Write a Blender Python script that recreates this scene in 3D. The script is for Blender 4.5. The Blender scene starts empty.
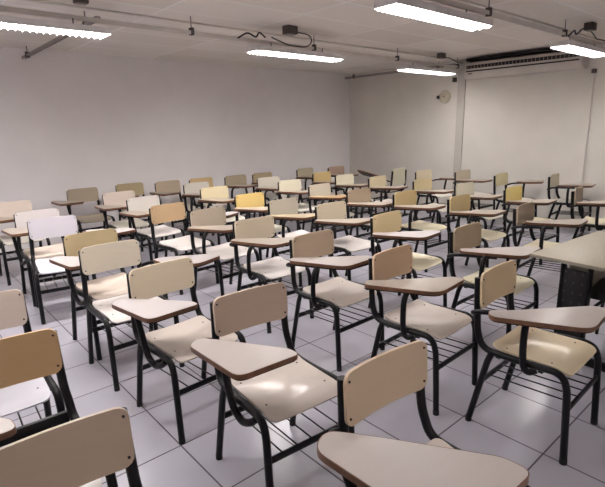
import bpy, bmesh, math, random
from mathutils import Vector, Matrix
import mathutils

random.seed(7)
scn = bpy.context.scene
COL = scn.collection

# ------------------------------------------------------------------ camera
CAM_F, CAM_P, CAM_R, CAM_T, CAM_Z = 474.23, 0.240355, -0.022567, 0.716107, 1.6668
def cam_axes():
    cp, sp = math.cos(CAM_P), math.sin(CAM_P)
    r, u, f = Vector((1, 0, 0)), Vector((0, sp, cp)), Vector((0, cp, -sp))
    c, s = math.cos(CAM_R), math.sin(CAM_R)
    a, b = c * r + s * u, -s * r + c * u
    m = Matrix.Rotation(-CAM_T, 3, 'Z')
    return m @ a, m @ b, m @ f
ax, bx_, fx = cam_axes()
cd = bpy.data.cameras.new('camera')
cam = bpy.data.objects.new('camera', cd)
COL.objects.link(cam)
M = Matrix((ax, bx_, -fx)).transposed().to_4x4()
M.translation = Vector((0, 0, CAM_Z))
cam.matrix_world = M
cd.sensor_fit = 'HORIZONTAL'
cd.sensor_width = 36.0
cd.lens = 36.0 * CAM_F / 605.0
cd.clip_start = 0.02
scn.camera = cam

# ------------------------------------------------------------------ world, exposure
w = bpy.data.worlds.new('world')
scn.world = w
w.use_nodes = True
w.node_tree.nodes['Background'].inputs[0].default_value = (0.55, 0.55, 0.6, 1)
w.node_tree.nodes['Background'].inputs[1].default_value = 0.05
scn.view_settings.view_transform = 'Standard'
scn.view_settings.look = 'None'
scn.view_settings.gamma = 1.0
scn.view_settings.use_curve_mapping = False
scn.view_settings.exposure = 0.86
LAMP_STRENGTH = 49.0      # rear row, except the lamp by the right wall
LAMP_STRENGTH_DIM = 25.0  # nearer row and rear lamp by right wall, dimmed to darken that side
LAMP_STRENGTH_MID = 30.0  # unseen fill lamp added behind the camera
LAMP_COLOR = (1.0, 0.963, 0.950)

# ------------------------------------------------------------------ materials
def lin(c):
    return tuple(((v / 255.0) / 12.92 if v <= 10.3 else (((v / 255.0) + 0.055) / 1.055) ** 2.4) for v in c) + (1.0,)

def base_mat(name, col, rough=0.5, metal=0.0, spec=0.5, coat=0.0):
    m = bpy.data.materials.new(name)
    m.use_nodes = True
    b = m.node_tree.nodes['Principled BSDF']
    b.inputs['Base Color'].default_value = col
    b.inputs['Roughness'].default_value = rough
    b.inputs['Metallic'].default_value = metal
    b.inputs['Specular IOR Level'].default_value = spec
    b.inputs['Coat Weight'].default_value = coat
    b.inputs['Coat Roughness'].default_value = 0.10
    return m, m.node_tree, b

def noisy(name, c1, c2, scale, rough=0.5, bump=0.0, stretch=(1, 1, 1), metal=0.0, coat=0.0, lo=0.35, hi=0.65, spec=0.5):
    m, nt, b = base_mat(name, c1, rough, metal, spec, coat)
    N, L = nt.nodes, nt.links
    tc = N.new('ShaderNodeTexCoord'); mp = N.new('ShaderNodeMapping'); mp.inputs['Scale'].default_value = stretch
    no = N.new('ShaderNodeTexNoise'); no.inputs['Scale'].default_value = scale; no.inputs['Detail'].default_value = 4
    cr = N.new('ShaderNodeValToRGB')
    cr.color_ramp.elements[0].position = lo; cr.color_ramp.elements[0].color = c1
    cr.color_ramp.elements[1].position = hi; cr.color_ramp.elements[1].color = c2
    L.new(tc.outputs['Object'], mp.inputs[0]); L.new(mp.outputs[0], no.inputs['Vector'])
    L.new(no.outputs['Fac'], cr.inputs[0]); L.new(cr.outputs[0], b.inputs['Base Color'])
    if bump:
        bn = N.new('ShaderNodeBump'); bn.inputs['Strength'].default_value = bump; bn.inputs['Distance'].default_value = 0.005
        L.new(no.outputs['Fac'], bn.inputs['Height']); L.new(bn.outputs[0], b.inputs['Normal'])
    return m

def laminate(name, rough, coat, grain):
    """Laminate whose colour is the object's own colour, with faint long grain."""
    m, nt, b = base_mat(name, (1, 1, 1, 1), rough, 0, 0.5, coat)
    N, L = nt.nodes, nt.links
    oi = N.new('ShaderNodeObjectInfo'); tc = N.new('ShaderNodeTexCoord')
    mp = N.new('ShaderNodeMapping'); mp.inputs['Scale'].default_value = (6, 30, 30)
    no = N.new('ShaderNodeTexNoise'); no.inputs['Scale'].default_value = 1.6; no.inputs['Detail'].default_value = 5
    mr = N.new('ShaderNodeMapRange'); mr.inputs['To Min'].default_value = 1 - grain; mr.inputs['To Max'].default_value = 1 + grain
    mx = N.new('ShaderNodeVectorMath'); mx.operation = 'SCALE'
    L.new(tc.outputs['Object'], mp.inputs[0]); L.new(mp.outputs[0], no.inputs['Vector'])
    L.new(no.outputs['Fac'], mr.inputs['Value']); L.new(oi.outputs['Color'], mx.inputs[0]); L.new(mr.outputs[0], mx.inputs['Scale'])
    L.new(mx.outputs[0], b.inputs['Base Color'])
    return m

def tile_floor():
    m, nt, b = base_mat('floor_tiles', (0.6, 0.6, 0.62, 1), 0.25, 0, 0.45)
    N, L = nt.nodes, nt.links
    tc = N.new('ShaderNodeTexCoord'); mp = N.new('ShaderNodeMapping')
    T = 0.45
    mp.inputs['Scale'].default_value = (1 / T, 1 / T, 1)
    mp.inputs['Location'].default_value = (-2.1291 % 1.0, -5.7693 % 1.0, 0)
    br = N.new('ShaderNodeTexBrick'); br.offset = 0; br.squash = 1
    br.inputs['Scale'].default_value = 1; br.inputs['Brick Width'].default_value = 1; br.inputs['Row Height'].default_value = 1
    br.inputs['Mortar Size'].default_value = 0.0095; br.inputs['Mortar Smooth'].default_value = 0.1
    br.inputs['Color1'].default_value = lin((178, 175, 184)); br.inputs['Color2'].default_value = lin((170, 167, 177))
    br.inputs['Mortar'].default_value = lin((84, 78, 82))
    L.new(tc.outputs['Object'], mp.inputs[0]); L.new(mp.outputs[0], br.inputs['Vector'])
    no = N.new('ShaderNodeTexNoise'); no.inputs['Scale'].default_value = 2.2; no.inputs['Detail'].default_value = 6
    mr = N.new('ShaderNodeMapRange'); mr.inputs['To Min'].default_value = 0.88; mr.inputs['To Max'].default_value = 1.08
    vm = N.new('ShaderNodeVectorMath'); vm.operation = 'SCALE'
    L.new(tc.outputs['Object'], no.inputs['Vector']); L.new(no.outputs['Fac'], mr.inputs['Value'])
    L.new(br.outputs['Color'], vm.inputs[0]); L.new(mr.outputs[0], vm.inputs['Scale'])
    L.new(vm.outputs[0], b.inputs['Base Color'])
    rr = N.new('ShaderNodeMapRange'); rr.inputs['To Min'].default_value = 0.22; rr.inputs['To Max'].default_value = 0.8
    L.new(br.outputs['Fac'], rr.inputs['Value']); L.new(rr.outputs[0], b.inputs['Roughness'])
    bn = N.new('ShaderNodeBump'); bn.invert = True; bn.inputs['Strength'].default_value = 0.4; bn.inputs['Distance'].default_value = 0.003
    L.new(br.outputs['Fac'], bn.inputs['Height']); L.new(bn.outputs[0], b.inputs['Normal'])
    return m

def ceiling_mat():
    m, nt, b = base_mat('ceiling_panels', (0.6, 0.6, 0.6, 1), 0.8)
    N, L = nt.nodes, nt.links
    tc = N.new('ShaderNodeTexCoord'); mp = N.new('ShaderNodeMapping')
    mp.inputs['Location'].default_value = (0.2, 0.35, 0)
    br = N.new('ShaderNodeTexBrick'); br.offset = 0; br.squash = 1
    br.inputs['Scale'].default_value = 1; br.inputs['Brick Width'].default_value = 1.25; br.inputs['Row Height'].default_value = 0.62
    br.inputs['Mortar Size'].default_value = 0.014; br.inputs['Mortar Smooth'].default_value = 0.2
    br.inputs['Color1'].default_value = lin((244, 237, 229)); br.inputs['Color2'].default_value = lin((232, 224, 215))
    br.inputs['Mortar'].default_value = lin((250, 247, 242))
    L.new(tc.outputs['Object'], mp.inputs[0]); L.new(mp.outputs[0], br.inputs['Vector'])
    L.new(br.outputs['Color'], b.inputs['Base Color'])
    no = N.new('ShaderNodeTexNoise'); no.inputs['Scale'].default_value = 60
    bn = N.new('ShaderNodeBump'); bn.inputs['Strength'].default_value = 0.15; bn.inputs['Distance'].default_value = 0.003
    L.new(tc.outputs['Object'], no.inputs['Vector']); L.new(no.outputs['Fac'], bn.inputs['Height']); L.new(bn.outputs[0], b.inputs['Normal'])
    return m

def emit_mat(strength):
    m = bpy.data.materials.new('tube_light'); m.use_nodes = True
    nt = m.node_tree; nt.nodes.clear()
    e = nt.nodes.new('ShaderNodeEmission'); o = nt.nodes.new('ShaderNodeOutputMaterial')
    e.inputs[0].default_value = LAMP_COLOR + (1,); e.inputs[1].default_value = strength
    nt.links.new(e.outputs[0], o.inputs[0])
    return m

def perforated():
    """Black steel sheet with rows of small round punched dots."""
    m, nt, b = base_mat('perforated_black_steel', lin((24, 22, 26)), 0.45)
    N, L = nt.nodes, nt.links
    tc = N.new('ShaderNodeTexCoord'); mp = N.new('ShaderNodeMapping'); mp.inputs['Scale'].default_value = (1, 18, 14)
    vo = N.new('ShaderNodeTexVoronoi'); vo.inputs['Scale'].default_value = 1; vo.inputs['Randomness'].default_value = 0
    cr = N.new('ShaderNodeValToRGB'); cr.color_ramp.interpolation = 'CONSTANT'
    cr.color_ramp.elements[0].color = lin((62, 60, 68)); cr.color_ramp.elements[1].position = 0.16; cr.color_ramp.elements[1].color = lin((22, 20, 24))
    L.new(tc.outputs['Object'], mp.inputs[0]); L.new(mp.outputs[0], vo.inputs['Vector'])
    L.new(vo.outputs['Distance'], cr.inputs[0]); L.new(cr.outputs[0], b.inputs['Base Color'])
    return m

MAT = {
    'wall': noisy('painted_wall', lin((245, 240, 239)), lin((248, 243, 242)), 3.0, 0.7, 0.05),
    'wall_right': noisy('warm_painted_wall', lin((228, 223, 214)), lin((232, 227, 219)), 3.0, 0.7, 0.05),
    'pillar': noisy('painted_pillar', lin((192, 187, 179)), lin((198, 193, 185)), 3.0, 0.7),
    'floor': tile_floor(), 'ceiling': ceiling_mat(),
    'steel': noisy('black_painted_steel', lin((11, 10, 13)), lin((18, 16, 20)), 30, 0.42, 0.0, spec=0.3),
    'rubber': noisy('black_rubber', lin((14, 14, 15)), lin((20, 20, 21)), 30, 0.7),
    'bolt': noisy('dark_bolt', lin((48, 42, 40)), lin((66, 58, 54)), 60, 0.35, metal=0.7),
    'laminate': laminate('molded_laminate', 0.55, 0.22, 0.05),
    'tablet': laminate('tablet_laminate', 0.36, 0.1, 0.04),
    'edge': noisy('brown_edge_band', lin((104, 70, 50)), lin((126, 88, 64)), 20, 0.4),
    'emit': emit_mat(LAMP_STRENGTH), 'emit_dim': emit_mat(LAMP_STRENGTH_DIM), 'emit_mid': emit_mat(LAMP_STRENGTH_MID),
    'lamp_metal': noisy('white_enamel', lin((225, 222, 220)), lin((235, 232, 230)), 8, 0.35),
    'grey_metal': noisy('galvanised_metal', lin((152, 143, 138)), lin((168, 159, 154)), 12, 0.5, metal=0.2),
    'pale_metal': noisy('painted_tray', lin((226, 220, 212)), lin((234, 228, 221)), 6, 0.6),
    'dark_metal': noisy('dark_bracket', lin((74, 67, 64)), lin((92, 84, 80)), 20, 0.6),
    'cable': noisy('dark_cable', lin((34, 31, 32)), lin((46, 42, 42)), 20, 0.6),
    'ac': noisy('cream_plastic', lin((205, 198, 190)), lin((212, 205, 198)), 5, 0.45),
    'slot': noisy('dark_slot', lin((24, 19, 19)), lin((32, 26, 26)), 20, 0.7),
    'bell': noisy('aged_cream_plastic', lin((196, 184, 162)), lin((206, 196, 174)), 12, 0.5),
    'perf': perforated(),
    'desk': noisy('desk_laminate', lin((172, 164, 146)), lin((178, 170, 152)), 14, 0.38, stretch=(1, 6, 1)),
    'vinyl': noisy('black_vinyl', lin((20, 19, 21)), lin((28, 26, 29)), 40, 0.5, 0.2),
}

# ------------------------------------------------------------------ mesh helpers
def finish(bm, name, mat, parent=None, smooth=35, loc=None):
    bmesh.ops.recalc_face_normals(bm, faces=bm.faces[:])
    me = bpy.data.meshes.new(name)
    bm.to_mesh(me); bm.free()
    for m in (mat if isinstance(mat, (list, tuple)) else [mat]):
        me.materials.append(m)
    if smooth:
        me.shade_smooth()
        me.set_sharp_from_angle(angle=math.radians(smooth))
    o = bpy.data.objects.new(name, me)
    COL.objects.link(o)
    if parent: o.parent = parent
    if loc: o.location = loc
    return o

def add_box(bm, x0, x1, y0, y1, z0, z1, bevel=0.0, mi=0):
    r = bmesh.ops.create_cube(bm, size=1.0)
    vs = r['verts']
    bmesh.ops.scale(bm, vec=(x1 - x0, y1 - y0, z1 - z0), verts=vs)
    bmesh.ops.translate(bm, vec=((x0 + x1) / 2, (y0 + y1) / 2, (z0 + z1) / 2), verts=vs)
    fs = {f for v in vs for f in v.link_faces}
    for f in fs: f.material_index = mi
    if bevel:
        es = list({e for v in vs for e in v.link_edges})
        bmesh.ops.bevel(bm, geom=es, offset=bevel, segments=2, profile=0.5, affect='EDGES')

def smooth_path(pts, n=5):
    """Catmull-Rom through points."""
    P = [Vector(p) for p in pts]
    out = []
    for i in range(len(P) - 1):
        p0 = P[i - 1] if i else P[0] * 2 - P[1]
        p1, p2 = P[i], P[i + 1]
        p3 = P[i + 2] if i + 2 < len(P) else P[-1] * 2 - P[-2]
        for k in range(n):
            t = k / n
            out.append(0.5 * ((2 * p1) + (p2 - p0) * t + (2 * p0 - 5 * p1 + 4 * p2 - p3) * t * t + (-p0 + 3 * p1 - 3 * p2 + p3) * t ** 3))
    out.append(P[-1])
    return out

def add_tube(bm, pts, r, seg=10, flat=1.0):
    P = [Vector(p) for p in pts]
    rings = []
    t0 = (P[1] - P[0]).normalized()
    ref = Vector((1, 0, 0)) if abs(t0.x) < 0.9 else Vector((0, 0, 1))
    u = (ref - t0 * ref.dot(t0)).normalized()
    for i, p in enumerate(P):
        if i == 0: t = P[1] - P[0]
        elif i == len(P) - 1: t = P[-1] - P[-2]
        else: t = (P[i + 1] - P[i]).normalized() + (P[i] - P[i - 1]).normalized()
        t.normalize()
        u = (u - t * u.dot(t)).normalized()
        v = t.cross(u)
        rings.append([bm.verts.new(p + u * r * math.cos(a) + v * r * flat * math.sin(a)) for a in [2 * math.pi * k / seg for k in range(seg)]])
    for a, b in zip(rings, rings[1:]):
        for k in range(seg):
            bm.faces.new((a[k], a[(k + 1) % seg], b[(k + 1) % seg], b[k]))
    bm.faces.new(rings[0][::-1]); bm.faces.new(rings[-1])

def round_poly(pts, r, n=4):
    """Fillet the corners of a 2-D polygon; r is one radius or one per corner."""
    out = []
    N = len(pts)
    rs = r if isinstance(r, (list, tuple)) else [r] * N
    for i in range(N):
        p = Vector(pts[i]); a = Vector(pts[i - 1]); b = Vector(pts[(i + 1) % N])
        da, db = (a - p), (b - p)
        d = min(rs[i], da.length * 0.48, db.length * 0.48)
        A, B = p + da.normalized() * d, p + db.normalized() * d
        for k in range(n + 1):
            t = k / n
            out.append(A * (1 - t) ** 2 + p * 2 * t * (1 - t) + B * t * t)
    return out

def add_prism(bm, poly, z0, z1, inset=0.0):
    bot = [bm.verts.new((p[0], p[1], z0)) for p in poly]
    top = [bm.verts.new((p[0], p[1], z1)) for p in poly]
    bm.faces.new(bot[::-1]); bm.faces.new(top)
    n = len(poly)
    for k in range(n):
        bm.faces.new((bot[k], bot[(k + 1) % n], top[(k + 1) % n], top[k]))

def offset_poly(poly, d):
    n = len(poly); out = []
    area = sum(poly[i][0] * poly[(i + 1) % n][1] - poly[(i + 1) % n][0] * poly[i][1] for i in range(n))
    s = 1 if area > 0 else -1
    for i in range(n):
        a, p, b = Vector(poly[i - 1]), Vector(poly[i]), Vector(poly[(i + 1) % n])
        t = (b - a).normalized()
        out.append(p + Vector((t.y, -t.x)) * s * d)
    return out

def add_shell(bm, fn, hw, hh, R, thick, nu=12, nv=12):
    """Rounded rectangle sheet |u|<=hw, |v|<=hh bent by fn(u,v)->point; thickness along fn normal."""
    vs = []
    for j in range(nv + 1):
        a = j / nv
        vs.append(-hh * math.cos(math.pi * a) if False else None)
    rows = []
    k = 4
    for i in range(k + 1):
        rows.append(-hh + R * (1 - math.cos(math.pi / 2 * i / k)))
    mid = nv - 2
    for i in range(1, mid): rows.append(-hh + R + (2 * hh - 2 * R) * i / mid)
    rows += [-q for q in reversed(rows[:k + 1])]
    grid = []
    for v in rows:
        dy = max(0.0, abs(v) - (hh - R))
        w_ = hw - R + math.sqrt(max(R * R - dy * dy, 0))
        grid.append([(w_ * (2 * i / nu - 1), v) for i in range(nu + 1)])
    def pt(u, v): return Vector(fn(u, v))
    def nrm(u, v):
        e = 1e-3
        return (pt(u + e, v) - pt(u - e, v)).cross(pt(u, v + e) - pt(u, v - e)).normalized()
    A = [[bm.verts.new(pt(u, v) + nrm(u, v) * thick / 2) for u, v in row] for row in grid]
    B = [[bm.verts.new(pt(u, v) - nrm(u, v) * thick / 2) for u, v in row] for row in grid]
    nr = len(grid)
    for j in range(nr - 1):
        for i in range(nu):
            bm.faces.new((A[j][i], A[j][i + 1], A[j + 1][i + 1], A[j + 1][i]))
            bm.faces.new((B[j][i], B[j + 1][i], B[j + 1][i + 1], B[j][i + 1]))
    border = [(0, i) for i in range(nu + 1)] + [(j, nu) for j in range(1, nr)] + [(nr - 1, i) for i in range(nu - 1, -1, -1)] + [(j, 0) for j in range(nr - 2, 0, -1)]
    for (j, i), (j2, i2) in zip(border, border[1:] + border[:1]):
        bm.faces.new((A[j][i], B[j][i], B[j2][i2], A[j2][i2]))

def add_disc(bm, c, r, h, axis, seg=12):
    c = Vector(c); axis = Vector(axis).normalized()
    add_tube(bm, [c, c + axis * h], r, seg)

def empty(name, loc=(0, 0, 0), rz=0.0, label=None, cat=None, group=None):
    o = bpy.data.objects.new(name, None)
    o.empty_display_size = 0.1
    COL.objects.link(o)
    o.location = loc; o.rotation_euler = (0, 0, rz)
    tag(o, label, cat, group)
    return o

def tag(o, label=None, cat=None, group=None):
    if label: o['label'] = label
    if cat: o['category'] = cat
    if group: o['group'] = group
    return o

def structure(name, bm, mat):
    o = finish(bm, name, mat, smooth=0)
    o['kind'] = 'structure'
    return o

# ------------------------------------------------------------------ room
X0, X1, Y0, Y1, ZC, TH = -3.2, 8.28, -3.2, 7.75, 2.80, 0.12
bm = bmesh.new(); add_box(bm, X0 - TH, X1 + TH, Y0 - TH, Y1 + TH, -TH, 0); structure('floor', bm, MAT['floor'])
bm = bmesh.new(); add_box(bm, X0 - TH, X1 + TH, Y0 - TH, Y1 + TH, ZC, ZC + TH); structure('ceiling', bm, MAT['ceiling'])
bm = bmesh.new(); add_box(bm, X0 - TH, X1 + TH, Y1, Y1 + TH, 0, ZC); structure('wall_back', bm, MAT['wall'])
bm = bmesh.new(); add_box(bm, X1, X1 + TH, Y0, Y1, 0, ZC); structure('wall_right', bm, MAT['wall_right'])
bm = bmesh.new(); add_box(bm, X0 - TH, X0, Y0, Y1, 0, ZC); structure('wall_left', bm, MAT['wall'])
bm = bmesh.new(); add_box(bm, X0 - TH, X1 + TH, Y0 - TH, Y0, 0, ZC); structure('wall_front', bm, MAT['wall'])
bm = bmesh.new(); add_box(bm, X1 - 0.03, X1, 4.86, 5.01, 0, ZC, 0.004); structure('trim_1', bm, MAT['pillar'])

# ------------------------------------------------------------------ tablet-arm chairs
RP = [(-0.198, 0.272, 0.850), (-0.202, 0.264, 0.72), (-0.207, 0.254, 0.60), (-0.214, 0.238, 0.53), (-0.217, 0.212, 0.483), (-0.221, 0.160, 0.462),
      (-0.225, 0.02, 0.462), (-0.228, -0.12, 0.468)]
FL = [(-0.228, -0.12, 0.468), (-0.230, -0.175, 0.468), (-0.232, -0.212, 0.448), (-0.233, -0.230, 0.405), (-0.234, -0.238, 0.34), (-0.236, -0.256, 0.025)]
def mir(pts): return [(-x, y, z) for x, y, z in pts]

def seat_fn(u, v):
    # v<0 is the front edge
    d = max(0.0, 1 - (u / 0.205) ** 2)
    z = 0.477 - 0.016 * d * (0.4 + 0.6 * max(0.0, 1 - ((v - 0.03) / 0.19) ** 2))
    if v < -0.12: z -= ((-0.12 - v) / 0.09) ** 2 * 0.028
    if v > 0.10: z += ((v - 0.10) / 0.09) ** 2 * 0.016
    return (u, v - 0.032, z)
def back_fn(u, v):
    z = 0.775 + v
    lean = (z - 0.68) * 0.055
    return (u, 0.238 + lean + 0.020 * (1 - (u / 0.21) ** 2), z)

TAB1 = [(-0.360, 0.195), (-0.290, 0.235), (-0.220, 0.150), (-0.030, -0.115), (-0.022, -0.185), (-0.322, -0.190)]
R1_ = [0.05, 0.05, 0.05, 0.02, 0.03, 0.05]
TAB2 = [(-0.305, 0.180), (-0.235, 0.230), (-0.165, 0.150), (0.195, -0.130), (0.200, -0.205), (-0.125, -0.225)]
R2_ = [0.06, 0.05, 0.05, 0.02, 0.03, 0.07]
TABL = [(0.250, 0.110), (0.330, 0.120), (0.660, -0.070), (0.680, -0.160), (0.430, -0.240), (0.270, -0.060)]
RL_ = [0.04, 0.04, 0.03, 0.04, 0.06, 0.05]

def make_chair(kind, tall=False):
    """kind: 'near' tablet over one side, 'cross' tablet reaching over the lap, 'swung' left-hand tablet swung outward."""
    root = empty('tablet_arm_chair')
    bm = bmesh.new(); add_shell(bm, seat_fn, 0.206, 0.202, 0.035, 0.012, 14, 14)
    st = finish(bm, 'seat', MAT['laminate'], root, 50)
    for x, y in ((-0.165, -0.10), (0.165, -0.10), (-0.165, 0.13), (0.165, 0.13)):
        bm = bmesh.new(); p = seat_fn(x, y); add_disc(bm, (p[0], p[1], p[2] + 0.004), 0.0048, 0.004, (0, 0, 1))
        finish(bm, 'bolt', MAT['bolt'], st)
    bm = bmesh.new()
    if tall:
        add_shell(bm, lambda u, v: (u * 0.97, 0.262, 0.74 + v), 0.20, 0.15, 0.03, 0.012, 12, 12)
    else:
        add_shell(bm, back_fn, 0.212, 0.100, 0.038, 0.012, 14, 10)
    bk = finish(bm, 'backrest', MAT['laminate'], root, 50)
    if not tall:
        for x in (-0.194, 0.194):
            for z in (-0.066, 0.070):
                bm = bmesh.new(); p = back_fn(x, z); add_disc(bm, (p[0], p[1] - 0.010, p[2]), 0.0045, 0.006, (0, 1, 0))
                finish(bm, 'bolt', MAT['bolt'], bk)
    for f in (lambda q: q, mir):
        bm = bmesh.new(); add_tube(bm, smooth_path(f(RP), 4), 0.0185, 10); finish(bm, 'side_tube', MAT['steel'], root, 60)
        bm = bmesh.new(); add_tube(bm, smooth_path(f(FL), 4), 0.0180, 10)
        lg = finish(bm, 'leg', MAT['steel'], root, 60)
        bm = bmesh.new(); p = f([FL[-1]])[0]; add_tube(bm, [(p[0], p[1], 0.03), (p[0], p[1] - 0.001, 0.0)], 0.0185, 10); finish(bm, 'rubber_foot', MAT['rubber'], lg, 60)
        rl = f([(-0.226, 0.150, 0.462), (-0.229, 0.172, 0.40), (-0.234, 0.254, 0.02)])
        bm = bmesh.new(); add_tube(bm, rl, 0.0175, 10)
        lg = finish(bm, 'leg', MAT['steel'], root, 60)
        bm = bmesh.new(); p = rl[-1]; add_tube(bm, [(p[0], p[1], 0.03), (p[0], p[1] + 0.001, 0.0)], 0.018, 10); finish(bm, 'rubber_foot', MAT['rubber'], lg, 60)
    # crossbars (flat steel) and the wire book rack between them
    for y, z in ((-0.243, 0.290), (0.197, 0.275)):
        bm = bmesh.new(); add_box(bm, -0.232, 0.232, y - 0.006, y + 0.006, z - 0.016, z + 0.016, 0.003); finish(bm, 'crossbar', MAT['steel'], root)
    bm = bmesh.new()
    for i in range(5):
        x = -0.16 + 0.08 * i
        add_tube(bm, [(x, -0.243, 0.302), (x, 0.197, 0.287)], 0.0040, 6)
    finish(bm, 'book_rack', MAT['steel'], root, 60)
    # seat brackets
    bm = bmesh.new()
    for y in (-0.10, 0.12):
        add_box(bm, -0.222, 0.222, y - 0.012, y + 0.012, 0.432, 0.446, 0.002)
    finish(bm, 'seat_bracket', MAT['steel'], root)
    # writing tablet
    poly, rad = {'near': (TAB1, R1_), 'cross': (TAB2, R2_), 'swung': (TABL, RL_)}[kind]
    rp = round_poly(poly, rad, 5)
    tilt = (lambda b: [setattr(v.co, 'z', v.co.z + (v.co.x - 0.25) * 0.38) for v in b.verts]) if tall else (lambda b: None)
    bm = bmesh.new(); add_prism(bm, rp, 0.709, 0.731); tilt(bm)
    tb = finish(bm, 'writing_tablet', MAT['tablet'], root, 30)
    bm = bmesh.new()
    outer, n = offset_poly(rp, 0.003), len(rp)
    a = [bm.verts.new((p[0], p[1], 0.7075)) for p in outer]; b = [bm.verts.new((p[0], p[1], 0.730)) for p in outer]
    c = [bm.verts.new((p[0], p[1], 0.7075)) for p in rp]; d = [bm.verts.new((p[0], p[1], 0.730)) for p in rp]
    for k in range(n):
        q = (k + 1) % n
        bm.faces.new((a[k], a[q], b[q], b[k])); bm.faces.new((b[k], b[q], d[q], d[k])); bm.faces.new((d[k], d[q], c[q], c[k])); bm.faces.new((c[k], c[q], a[q], a[k]))
    tilt(bm)
    finish(bm, 'edge_band', MAT['edge'], tb, 30)
    bm = bmesh.new(); add_prism(bm, offset_poly(rp, -0.006), 0.699, 0.7075); tilt(bm)
    finish(bm, 'underframe', MAT['steel'], tb, 30)
    # arm loop from the back post, and the hooked front support
    if kind == 'near':
        arm = [(-0.205, 0.262, 0.655), (-0.255, 0.262, 0.668), (-0.300, 0.215, 0.690), (-0.300, 0.15, 0.700), (-0.28, 0.0, 0.700), (-0.275, -0.08, 0.700)]
        sup = [(-0.285, 0.04, 0.700), (-0.283, 0.035, 0.67), (-0.272, 0.020, 0.56), (-0.266, 0.005, 0.475), (-0.262, -0.022, 0.430), (-0.256, -0.075, 0.405), (-0.248, -0.130, 0.425), (-0.236, -0.160, 0.452)]
    elif kind == 'cross':
        arm = [(-0.205, 0.262, 0.655), (-0.250, 0.262, 0.668), (-0.272, 0.215, 0.690), (-0.262, 0.15, 0.700), (-0.20, 0.02, 0.700), (-0.155, -0.08, 0.700)]
        sup = [(-0.185, -0.01, 0.700), (-0.215, -0.012, 0.69), (-0.245, -0.015, 0.64), (-0.256, -0.02, 0.53), (-0.256, -0.03, 0.455), (-0.250, -0.055, 0.432), (-0.232, -0.085, 0.448)]
    else:
        arm = [(0.211, 0.262, 0.655), (0.250, 0.250, 0.668), (0.285, 0.180, 0.690), (0.300, 0.08, 0.700), (0.40, -0.02, 0.700), (0.48, -0.08, 0.700)]
        sup = [(0.36, 0.02, 0.700), (0.34, 0.02, 0.68), (0.30, 0.01, 0.60), (0.275, 0.0, 0.50), (0.262, -0.03, 0.455), (0.250, -0.055, 0.435), (0.232, -0.085, 0.448)]
    bm = bmesh.new(); add_tube(bm, smooth_path(arm, 4), 0.0140, 8); finish(bm, 'tablet_arm', MAT['steel'], root, 60)
    bm = bmesh.new(); add_tube(bm, smooth_path(sup, 4), 0.0175, 10); finish(bm, 'tablet_support', MAT['steel'], root, 60)
    return root

PROTO = {}
def paint(root, back, seat, tab):
    for c in root.children:
        if c.name.startswith('backrest'): c.color = lin(back)
        elif c.name.startswith('seat') and not c.name.startswith('seat_b'): c.color = lin(seat)
        elif c.name.startswith('writing_tablet'): c.color = lin(tab)

def dup(root):
    r = root.copy(); COL.objects.link(r)
    for ch in root.children:
        c = ch.copy(); COL.objects.link(c); c.parent = r
        for g in ch.children:
            d = g.copy(); COL.objects.link(d); d.parent = c
    return r

def place_chair(kind, cx, by, deg, back, seat, tab, label, shift=(0, 0)):
    a = math.radians(deg)
    key = kind
    if key not in PROTO:
        o = PROTO[key] = make_chair('swung' if kind == 'tall' else kind, kind == 'tall')
        o['category'] = 'chair'; o['group'] = 'tablet-arm chairs filling the classroom'
    else:
        o = dup(PROTO[key])
    o.location = (cx - 0.238 * -math.sin(a), by - 0.238 * math.cos(a), 0)
    o.rotation_euler = (0, 0, a)
    o['label'] = label
    paint(o, back, seat, tab)
    for c in o.children:
        if c.name.startswith('writing_tablet'): c.location = (shift[0], shift[1], 0); c.scale = (shift[2] if len(shift) > 2 else 1,) * 2 + (1,)
    return o

BEI = (214, 197, 172); CRE = (226, 214, 194); WHI = (232, 226, 226); TAN = (196, 172, 138); BRN = (176, 156, 130)
PNK = (220, 204, 190); YEL = (230, 200, 128); ORG = (214, 182, 142); GRY = (208, 202, 190)
SE1 = (206, 194, 184); SE2 = (216, 208, 204); SE3 = (218, 208, 178); SEW = (208, 206, 214)
TB1 = (190, 180, 174); TB2 = (180, 168, 154); TB3 = (194, 186, 184)
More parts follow.
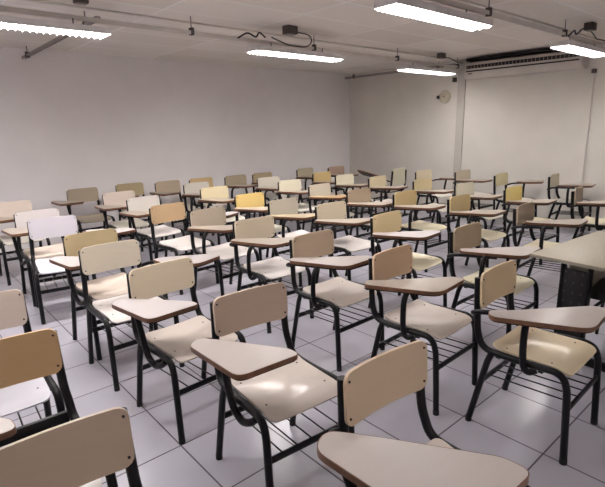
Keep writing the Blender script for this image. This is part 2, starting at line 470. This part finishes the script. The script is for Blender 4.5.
# kind, centre x, backrest y, turn, backrest / seat / tablet colour, label
CHAIRS = [
 ('near', 0.215, 1.30, -2, (188,168,146), SE1, TB1, 'brown-beige chair back cut off at the bottom left corner, nearest the camera', (-0.26, 0)),
 ('near', 0.220, 2.08, -2, (214, 178, 130), SE2, TB1, 'orange-tan chair back at left edge, just behind the chair in the bottom left corner'),
 ('near', 0.232, 2.77, -3, PNK, SEW, TB1, 'pale beige chair cut by the left edge, white seat behind the orange-tan back'),
 ('near', 1.23, 0.955, -3.5, (214, 190, 160), SE1, TB1, 'tablet-arm chair at bottom centre whose wide tablet is cut by the bottom edge', (0.03, -0.06, 1.2)),
 ('near', 1.289, 1.877, -5, (212, 190, 168), SE1, TB1, 'beige chair left of bottom centre with glossy seat and trapezoid tablet fully in view', (-0.03, -0.05)),
 ('near', 1.185, 2.67, 3, (238, 222, 194), SE1, TB3, 'cream chair with white-topped tablet, directly left behind the glossy-seated beige chair'),
 ('swung', 1.15, 3.45, 0, (224,212,192), SE2, TB3, 'pale cream chair without right-hand tablet, white seat, left of the white-topped tablet'),
 ('near', 1.19, 3.99, 3, (210,190,148), PNK, TB3, 'yellowish tan chair back mostly hidden by pale cream back, left part of room'),
 ('swung', 1.15, 5.00, -8, (210, 204, 210), SEW, TB3, 'brightest white chair back at left, bolts showing, beside the yellowish tan one'),
 ('near', 1.15, 5.585, -1, (206,198,196), PNK, TB2, 'greyish white chair right behind the brightest white back at left'),
 ('near', 1.09, 6.55, 0, PNK, GRY, TB2, 'pinkish chair back at far left edge against the rear wall'),
 ('near', 2.130, 7.280, 0, (170,156,134), (168,156,136), TB2, 'dull taupe chair against rear wall, first fully visible back from left', (-0.08, 0.08)),
 ('near', 2.86, 7.36, -2, (186,168,132), GRY, TB2, 'khaki chair back by rear wall, second from left, behind two pale ones'),
 ('near', 2.34, 6.43, -3, PNK, GRY, TB2, 'light pinkish-beige chair between the dull taupe and khaki ones, behind a white back'),
 ('near', 2.37, 5.70, 5, (226,218,208), SE2, TB2, 'white chair back partly covered by the orange-beige rounded back'),
 ('swung', 2.30, 4.89, 6, ORG, SE2, TB3, 'orange-beige chair with rounded back and no right tablet, left middle of room'),
 ('near', 3.42, 7.20, 2, (188,170,146), GRY, TB2, 'small tan chair by rear wall, half hidden left of a grey back'),
 ('cross', 3.59, 6.57, 0, (200,194,182), GRY, TB2, 'pale grey chair back standing near rear wall, wider than the tan ones beside it'),
 ('near', 4.00, 7.15, -2, (200,170,124), GRY, TB2, 'ochre tan chair low by rear wall, just right of the pale grey back'),
 ('cross', 3.48, 5.86, -4, (222,206,168), GRY, TB2, 'pale yellow-beige chair in front of the ochre tan one'),
 ('cross', 4.62, 7.04, -2, (168,154,130), GRY, TB2, 'dark taupe chair by rear wall with a dark tablet under its back, left of centre'),
 ('cross', 3.40, 4.88, 0, (242,210,134), GRY, TB2, 'bright yellow chair back in the middle left of the room'),
 ('cross', 2.44, 4.26, 4, (218,204,182), SE2, TB2, 'light beige chair with grey tablet across, between orange-beige and yellow backs, one row nearer'),
 ('cross', 2.450, 3.460, -2, (224,208,182), SE2, TB2, 'cream chair whose tablet shows a brown-red edge, two rows in front of the yellow back'),
 ('cross', 5.21, 7.05, 0, (178,160,128), GRY, TB2, 'narrow khaki strip of chair back by rear wall behind a grey-white one'),
 ('cross', 4.78, 6.30, -5, (212,204,188), GRY, TB2, 'grey-white chair right behind the bright yellow back'),
 ('cross', 4.74, 5.70, -4, (232,222,196), GRY, TB2, 'off-white chair with dark tablet, right of the grey-white back'),
 ('cross', 3.380, 4.180, 2, (224,216,196), SE2, (186,168,140), 'cream chair with wide tan tablet, just right of the bright yellow back'),
 ('cross', 6.32, 7.12, 2, (186,174,148), GRY, TB2, 'taupe chair by rear wall near the room corner, second from the corner'),
 ('cross', 5.93, 6.22, 0, (206,180,124), GRY, TB2, 'mustard tan chair back in front of the taupe ones near the corner'),
 ('cross', 4.65, 4.92, 3, (224,212,190), GRY, (180,150,110), 'cream chair in front of the mustard tan one, centre rear'),
 ('cross', 6.98, 6.90, -3, (172,146,128), GRY, TB2, 'reddish brown chair by rear wall, last one before the room corner'),
 ('cross', 5.86, 5.59, 0, (236,228,200), GRY, TB2, 'ivory chair in front of the reddish brown one'),
 ('cross', 4.57, 4.10, 0, (204,182,154), SE2, TB2, 'rosy beige rounded back between the wide tan tablet and a tan-yellow back'),
 ('cross', 3.55, 3.58, -1, (222,208,180), SE2, TB2, 'light beige chair at the very centre, left and in front of the rosy beige one'),
 ('cross', 2.401, 2.620, 0, (212,190,162), SE1, TB1, 'pinkish-beige chair with light tablet and cream seat, centre of the photo'),
 ('cross', 2.426, 1.872, 2, (232, 202, 168), SE1, TB2, 'brown-beige chair with grey-topped long tablet, right of centre in second row', (-0.045, 0.02)),
 ('cross', 3.46, 2.75, 2, (226,204,158), SE3, TB3, 'pale yellow chair behind the grey-topped long tablet, with bright tablet'),
 ('cross', 4.783, 3.530, -1, (214,190,140), SE3, TB2, 'tan-yellow chair with a long thin tablet, rear right of centre'),
 ('cross', 5.961, 4.955, 2, (228,214,176), SE2, TB2, 'ivory yellow chair left of the chair that shows its reverse side'),
 ('swung', 7.241, 4.965, -3, (216,202,174), GRY, TB2, 'pale chair by right wall left of the pillar, with tablet sticking out right'),
 ('cross', 6.07, 4.17, -2, (224,206,160), GRY, TB2, 'pale khaki chair with dark tablet, in front of the pale one near the pillar'),
 ('cross', 7.634, 4.426, -3, (200,188,166), GRY, TB2, 'greyish beige chair by the right wall just right of the pillar'),
 ('cross', 5.967, 3.417, -3, (222,214,192), GRY, TB2, 'whitish chair overlapped by the tan-yellow one below the pillar'),
 ('cross', 4.87, 2.84, 0, (216,192,142), SE3, TB2, 'tan-yellow chair with long tablet, below the whitish chair near the pillar'),
 ('swung', 7.491, 3.657, 2, (206,194,152), GRY, TB2, 'olive-beige chair by right wall whose left-hand tablet on a thin leg sticks out right'),
 ('cross', 5.970, 2.737, 0, (236,212,134), SE3, TB2, 'yellow chair at right with glowing yellow back beside long dark tablet'),
 ('cross', 3.440, 1.920, 1, (204,184,154), SE3, TB1, 'beige chair with brown-edged tablet reaching towards the desk corner', (0.04, -0.03)),
 ('cross', 4.747, 2.045, 3, (190,172,146), SE3, TB2, 'taupe chair with yellow seat just behind the desk', (0.12, -0.03)),
 ('cross', 7.806, 2.964, 6, (196,186,160), GRY, TB2, 'small greyish chair by right wall under the vertical pipe', (0.12, -0.05)),
 ('cross', 6.364, 2.120, 8, (172,156,130), SE3, TB2, 'dark taupe chair at right edge with tablet cut off by the photo edge'),
 ('cross', 2.53, 1.2, 1.5, (236, 212, 172), (226,208,176), TB1, 'large beige chair at lower right with long brown-edged tablet over glossy seat', (-0.08, -0.08)),
 ('tall', 7.170, 5.500, 180, (196,190,164), GRY, TB2, 'chair turned around by the right wall showing its reverse and both posts'),
]
for c in CHAIRS:
    o = place_chair(*c)
    if 'orange-tan chair back at left' in c[7]:      # this chair also has a rear bar at rail height
        bm = bmesh.new(); add_box(bm, -0.205, 0.205, 0.222, 0.246, 0.440, 0.492, 0.006)
        finish(bm, 'crossbar', MAT['steel'], o)
        for c in o.children:                         # and a lower seat
            if c.name.startswith('seat'): c.location.z = -0.05

# ------------------------------------------------------------------ teacher's desk and its chair
desk = empty('teacher_desk', (3.40, 1.415, 0), math.radians(-4.5), 'large beige teacher desk with black perforated side panel at right edge', 'desk')
bm = bmesh.new(); add_box(bm, 0.0, 1.15, -0.60, 0.0, 0.722, 0.748, 0.005); finish(bm, 'desktop', MAT['desk'], desk)
for x in (0.10, 1.02):
    bm = bmesh.new()
    add_box(bm, x, x + 0.03, -0.365, -0.205, 0.05, 0.66, 0.003)
    leg = finish(bm, 'side_panel', MAT['perf'], desk)
    bm = bmesh.new()
    for y in (-0.385, -0.205): add_box(bm, x - 0.008, x + 0.038, y, y + 0.02, 0.04, 0.722, 0.004)
    finish(bm, 'upright', MAT['steel'], desk)
    bm = bmesh.new(); add_box(bm, x - 0.015, x + 0.045, -0.58, -0.03, 0.0, 0.05, 0.01); finish(bm, 'foot', MAT['steel'], desk)
bm = bmesh.new(); add_box(bm, 0.135, 1.015, -0.235, -0.217, 0.33, 0.70, 0.002); finish(bm, 'modesty_panel', MAT['desk'], desk)

tc_ = empty('teacher_chair', (3.88, 0.90, 0), math.radians(4), 'black padded chair tucked under the beige desk, cut by the right edge', 'chair')
bm = bmesh.new(); add_shell(bm, lambda u, v: (u, v, 0.46 - 0.02 * (1 - (u / 0.22) ** 2)), 0.22, 0.21, 0.08, 0.06); finish(bm, 'seat', MAT['vinyl'], tc_, 60)
bm = bmesh.new(); add_shell(bm, lambda u, v: (u, -0.235 - 0.02 * (1 - (u / 0.21) ** 2), 0.60 + v), 0.20, 0.10, 0.06, 0.035); finish(bm, 'backrest', MAT['vinyl'], tc_, 60)
for sx in (-1, 1):
    for sy in (-1, 1):
        bm = bmesh.new(); add_tube(bm, smooth_path([(sx * 0.08, sy * 0.06, 0.42), (sx * 0.15, sy * 0.12, 0.40), (sx * 0.20, sy * 0.17, 0.33), (sx * 0.21, sy * 0.19, 0.2), (sx * 0.22, sy * 0.20, 0.0)], 4), 0.012)
        finish(bm, 'leg', MAT['steel'], tc_, 60)
bm = bmesh.new()
for sx in (-1, 1): add_tube(bm, smooth_path([(sx * 0.15, -0.15, 0.43), (sx * 0.15, -0.26, 0.45), (sx * 0.15, -0.275, 0.52), (sx * 0.15, -0.275, 0.66)], 4), 0.010)
finish(bm, 'back_support', MAT['steel'], tc_, 60)

# ------------------------------------------------------------------ fluorescent lamps
def make_lamp():
    L = 1.36; W = 0.105
    root = empty('fluorescent_lamp')
    bm = bmesh.new()
    add_box(bm, -L / 2, L / 2, -W, W, 0.045, 0.055)
    add_box(bm, -L / 2, L / 2, -W - 0.004, -W, 0.0, 0.055); add_box(bm, -L / 2, L / 2, W, W + 0.004, 0.0, 0.055)
    add_box(bm, -L / 2 - 0.004, -L / 2, -W, W, 0.0, 0.055); add_box(bm, L / 2, L / 2 + 0.004, -W, W, 0.0, 0.055)
    finish(bm, 'housing', MAT['lamp_metal'], root, 0)
    bm = bmesh.new(); add_box(bm, -L / 2 + 0.01, L / 2 - 0.01, -W + 0.008, W - 0.008, 0.008, 0.016)
    finish(bm, 'diffuser', MAT['emit'], root, 0)
    bm = bmesh.new()
    n = 26
    for i in range(n):
        x = -L / 2 + L * (i + 0.5) / n
        prof = [(-W + 0.002, 0.016), (-W + 0.002, -0.006), (-W * 0.75, -0.020), (-W * 0.25, -0.008), (0, -0.020), (W * 0.25, -0.008), (W * 0.75, -0.020), (W - 0.002, -0.006), (W - 0.002, 0.016)]
        A = [bm.verts.new((x - 0.0015, y, z)) for y, z in prof]; B = [bm.verts.new((x + 0.0015, y, z)) for y, z in prof]
        bm.faces.new(A); bm.faces.new(B[::-1])
        for k in range(len(prof)):
            q = (k + 1) % len(prof); bm.faces.new((A[k], B[k], B[q], A[q]))
    finish(bm, 'louvre', MAT['lamp_metal'], root, 0)
    for x in (-L * 0.3, L * 0.3):
        bm = bmesh.new(); add_tube(bm, [(x, 0, 0.055), (x, 0, 0.118)], 0.006, 6); add_box(bm, x - 0.02, x + 0.02, -0.02, 0.02, 0.055, 0.066); finish(bm, 'hanger', MAT['dark_metal'], root)
    return root
LAMPS = [
 (1.04, 4.60, 'glowing fluorescent lamp with scalloped louvre at top left edge'),
 (4.00, 4.60, 'glowing fluorescent lamp at top centre under the tangled dark cable'),
 (6.98, 4.80, 'glowing fluorescent lamp in front of the right wall, left of the pillar'),
 (3.60, 2.39, 'largest glowing fluorescent lamp cut by the top edge, centre right'),
 (6.72, 2.40, 'glowing fluorescent lamp at top right in front of the air conditioner'),
 (-2.00, 4.60, 'added fluorescent lamp continuing the rear row, unseen beyond the left edge'),  # unseen lamp, added to brighten the left wall
 (0.60, 2.38, 'fluorescent lamp overhead to the left, out of the picture'),
 (0.60, -1.90, 'added fluorescent fill lamp, unseen behind the camera'),  # added for frontal light on the near chair backs
]
proto_lamp = None
for x, y, lab in LAMPS:
    if proto_lamp is None: o = proto_lamp = make_lamp()
    else: o = dup(proto_lamp)
    o.location = (x, y, 2.50)
    for c in o.children:
        if c.name.startswith('diffuser'):
            c.material_slots[0].link = 'OBJECT'; c.material_slots[0].material = MAT['emit_mid' if y < 0 else 'emit_dim' if (y < 3 or x > 6) else 'emit']
    tag(o, lab, 'lamp', 'fluorescent lamps under the ceiling trays')

# ------------------------------------------------------------------ cable trays, conduits, boxes
def tray(name, a, b, z0, label, mat='pale_metal', w=0.038, h=0.035):
    a, b = Vector(a), Vector(b); d = b - a
    o = empty(name, (a.x, a.y, 0), math.atan2(d.y, d.x), label, 'cable tray')
    L = d.length
    bm = bmesh.new()
    add_box(bm, 0, L, -w / 2, w / 2, z0 + h - 0.002, z0 + h); add_box(bm, 0, L, -w / 2, -w / 2 + 0.002, z0, z0 + h); add_box(bm, 0, L, w / 2 - 0.002, w / 2, z0, z0 + h)
    finish(bm, 'channel', MAT[mat], o, 0)
    n = max(2, int(L / 1.45))
    for i in range(n):
        x = 0.35 + (L - 0.6) * i / (n - 1)
        bm = bmesh.new(); add_tube(bm, [(x, 0, z0 + h), (x, 0, ZC)], 0.005, 6); add_box(bm, x - 0.018, x + 0.018, -0.026, 0.026, z0 - 0.006, z0 + h + 0.03, 0.002)
        finish(bm, 'hanger', MAT['dark_metal'], o)
    return o
tray('cable_tray', (-3.0, 4.58), (8.2, 4.86), 2.625, 'long grey cable tray carrying the rear row of lamps')
tray('cable_tray', (-3.0, 2.38), (8.2, 2.42), 2.625, 'long grey cable tray carrying the nearer row of lamps, top right')
tray('cable_tray', (1.72, 4.75), (1.72, 7.74), 2.66, 'short tray running to rear wall behind the top left lamp', 'grey_metal')
tray('cable_tray', (8.12, 5.0), (8.12, 7.74), 2.69, 'tray along the right wall top into the room corner', 'grey_metal', 0.05, 0.04)

def conduit(a, b, r, label, mat='pale_metal'):
    bm = bmesh.new(); add_tube(bm, [a, b], r, 10)
    o = finish(bm, 'conduit_pipe', MAT[mat], None, 60)
    return tag(o, label, 'pipe')
conduit((-3.0, 4.86, ZC - 0.013), (8.27, 5.02, ZC - 0.013), 0.011, 'thin conduit along the ceiling behind the rear lamp tray')
conduit((-3.0, 2.62, ZC - 0.013), (8.27, 2.66, ZC - 0.013), 0.011, 'thin conduit along the ceiling beside the nearer lamp tray')
conduit((8.266, 2.74, 2.355), (8.266, 2.74, 0.0), 0.012, 'vertical pipe down the right wall near the right edge', 'pale_metal')

def cable(pts, label, r=0.007):
    bm = bmesh.new(); add_tube(bm, smooth_path(pts, 6), r, 8)
    return tag(finish(bm, 'cable', MAT['cable'], None, 60), label, 'cable')
def jbox(c, s, label):
    bm = bmesh.new(); x, y, z = c
    add_box(bm, x - s, x + s, y - s * 0.7, y + s * 0.7, z - s * 0.6, z + s * 0.6, 0.006)
    b = tag(finish(bm, 'junction_box', MAT['dark_metal']), label, 'junction box')
    bm = bmesh.new(); add_box(bm, x - s * 0.8, x + s * 0.8, y - s * 0.5, y + s * 0.5, z - s * 0.6 - 0.006, z - s * 0.6, 0.002)
    finish(bm, 'cover', MAT['grey_metal'], b)
jbox((3.80, 4.50, 2.755), 0.075, 'dark junction box on ceiling above the top centre lamp')
jbox((1.50, 4.50, 2.755), 0.055, 'dark junction box at the top edge above the top left lamp')
jbox((7.20, 4.70, 2.755), 0.065, 'dark junction box on ceiling above the lamp by the right wall')
jbox((6.62, 2.30, 2.755), 0.070, 'dark junction box on ceiling at top right')
cable([(3.882, 4.48, 2.74), (4.05, 4.46, 2.72), (4.13, 4.50, 2.66), (4.05, 4.52, 2.60), (3.82, 4.54, 2.60), (3.72, 4.54, 2.62), (3.62, 4.53, 2.64), (3.55, 4.53, 2.66)], 'dark cable looping from junction box to the top centre lamp')
cable([(3.10, 4.54, 2.61), (3.22, 4.53, 2.67), (3.33, 4.53, 2.64), (3.38, 4.53, 2.69), (3.47, 4.54, 2.65)], 'short tangled dark cable end above the top centre lamp', 0.009)
cable([(7.27, 4.70, 2.74), (7.42, 4.69, 2.735), (7.55, 4.69, 2.71), (7.72, 4.70, 2.685), (7.90, 4.72, 2.69)], 'dark cable sagging from junction box towards the pillar')
cable([(6.16, 2.36, 2.61), (6.26, 2.34, 2.68), (6.36, 2.35, 2.65), (6.45, 2.33, 2.71), (6.56, 2.32, 2.74)], 'tangled dark cable above the top right lamp', 0.009)
cable([(6.66, 2.31, 2.72), (6.85, 2.32, 2.68), (7.00, 2.34, 2.66), (7.3, 2.35, 2.67), (7.6, 2.36, 2.65)], 'dark cable running right above the top right lamp')

# ------------------------------------------------------------------ air conditioner
ac = empty('air_conditioner', (X1, 3.81, 2.44), 0, 'long cream air conditioner high on the right wall under the ceiling', 'air conditioner')
D, HL = 0.24, 0.97
prof = [(0, 0.0), (-0.10, -0.02), (-0.20, 0.0), (-D, 0.06), (-D, 0.15), (-D + 0.03, 0.255), (-0.06, 0.295), (0, 0.295)]
bm = bmesh.new()
A = [bm.verts.new((x, -HL, z)) for x, z in prof]; B = [bm.verts.new((x, HL, z)) for x, z in prof]
bm.faces.new(A); bm.faces.new(B[::-1])
for k in range(len(prof)):
    q = (k + 1) % len(prof); bm.faces.new((A[k], B[k], B[q], A[q]))
bmesh.ops.bevel(bm, geom=bm.edges[:], offset=0.006, segments=2, affect='EDGES')
finish(bm, 'body', MAT['ac'], ac, 40)
bm = bmesh.new(); add_box(bm, -D - 0.003, -D + 0.02, -HL + 0.05, HL - 0.05, 0.158, 0.212); vt = finish(bm, 'air_outlet', MAT['slot'], ac, 0)
bm = bmesh.new()
for i in range(30):
    y = -HL + 0.08 + i * (2 * HL - 0.16) / 29
    add_box(bm, -D - 0.004, -D + 0.01, y - 0.004, y + 0.004, 0.160, 0.210)
finish(bm, 'grille', MAT['grey_metal'], vt, 0)
bm = bmesh.new(); add_box(bm, -D - 0.003, -D + 0.01, -HL + 0.05, HL - 0.05, 0.104, 0.126); finish(bm, 'slot', MAT['slot'], ac, 0)
bm = bmesh.new(); add_box(bm, -D + 0.03, -0.01, -HL + 0.02, HL - 0.02, 0.296, 0.335); finish(bm, 'top_gap_shade', MAT['slot'], ac, 0)  # dark strip standing in for the shaded gap below the ceiling
bm = bmesh.new(); add_box(bm, -D - 0.003, -D + 0.0, HL - 0.17, HL - 0.09, 0.066, 0.082); finish(bm, 'badge', MAT['dark_metal'], ac, 0)

# ------------------------------------------------------------------ wall bell and small wall bracket
bell = empty('wall_bell', (X1, 5.28, 2.17), 0, 'round cream wall bell high on right wall left of the pillar', 'bell')
bm = bmesh.new()
ringp = [(0.0, 0.115), (-0.02, 0.115), (-0.035, 0.106), (-0.045, 0.08), (-0.05, 0.03), (-0.051, 0.002)]
rr = [[bm.verts.new((x, r * math.cos(2 * math.pi * k / 28), r * math.sin(2 * math.pi * k / 28))) for k in range(28)] for x, r in ringp]
for a_, b_ in zip(rr, rr[1:]):
    for k in range(28): bm.faces.new((a_[k], a_[(k + 1) % 28], b_[(k + 1) % 28], b_[k]))
bm.faces.new(rr[0][::-1]); bm.faces.new(rr[-1])
finish(bm, 'dome', MAT['bell'], bell, 50)
bm = bmesh.new(); add_box(bm, -0.04, 0, 0.12, 0.165, -0.03, 0.03, 0.004); finish(bm, 'striker', MAT['dark_metal'], bell)
bm = bmesh.new(); add_box(bm, -0.051, -0.049, -0.012, 0.012, -0.006, 0.006); add_disc(bm, (-0.050, 0, 0), 0.012, -0.006, (1, 0, 0)); finish(bm, 'screw', MAT['bolt'], bell)
bm = bmesh.new(); add_box(bm, X1 - 0.06, X1, 5.05, 5.11, 2.42, 2.50, 0.004); tag(finish(bm, 'wall_bracket', MAT['dark_metal']), 'small dark bracket on right wall at the end of a lamp, beside the pillar', 'bracket')
bm = bmesh.new(); add_box(bm, X1 - 0.05, X1, 2.715, 2.775, 2.36, 2.42, 0.004); tag(finish(bm, 'wall_clamp', MAT['dark_metal']), 'small dark clamp under the right end of the air conditioner', 'clamp')
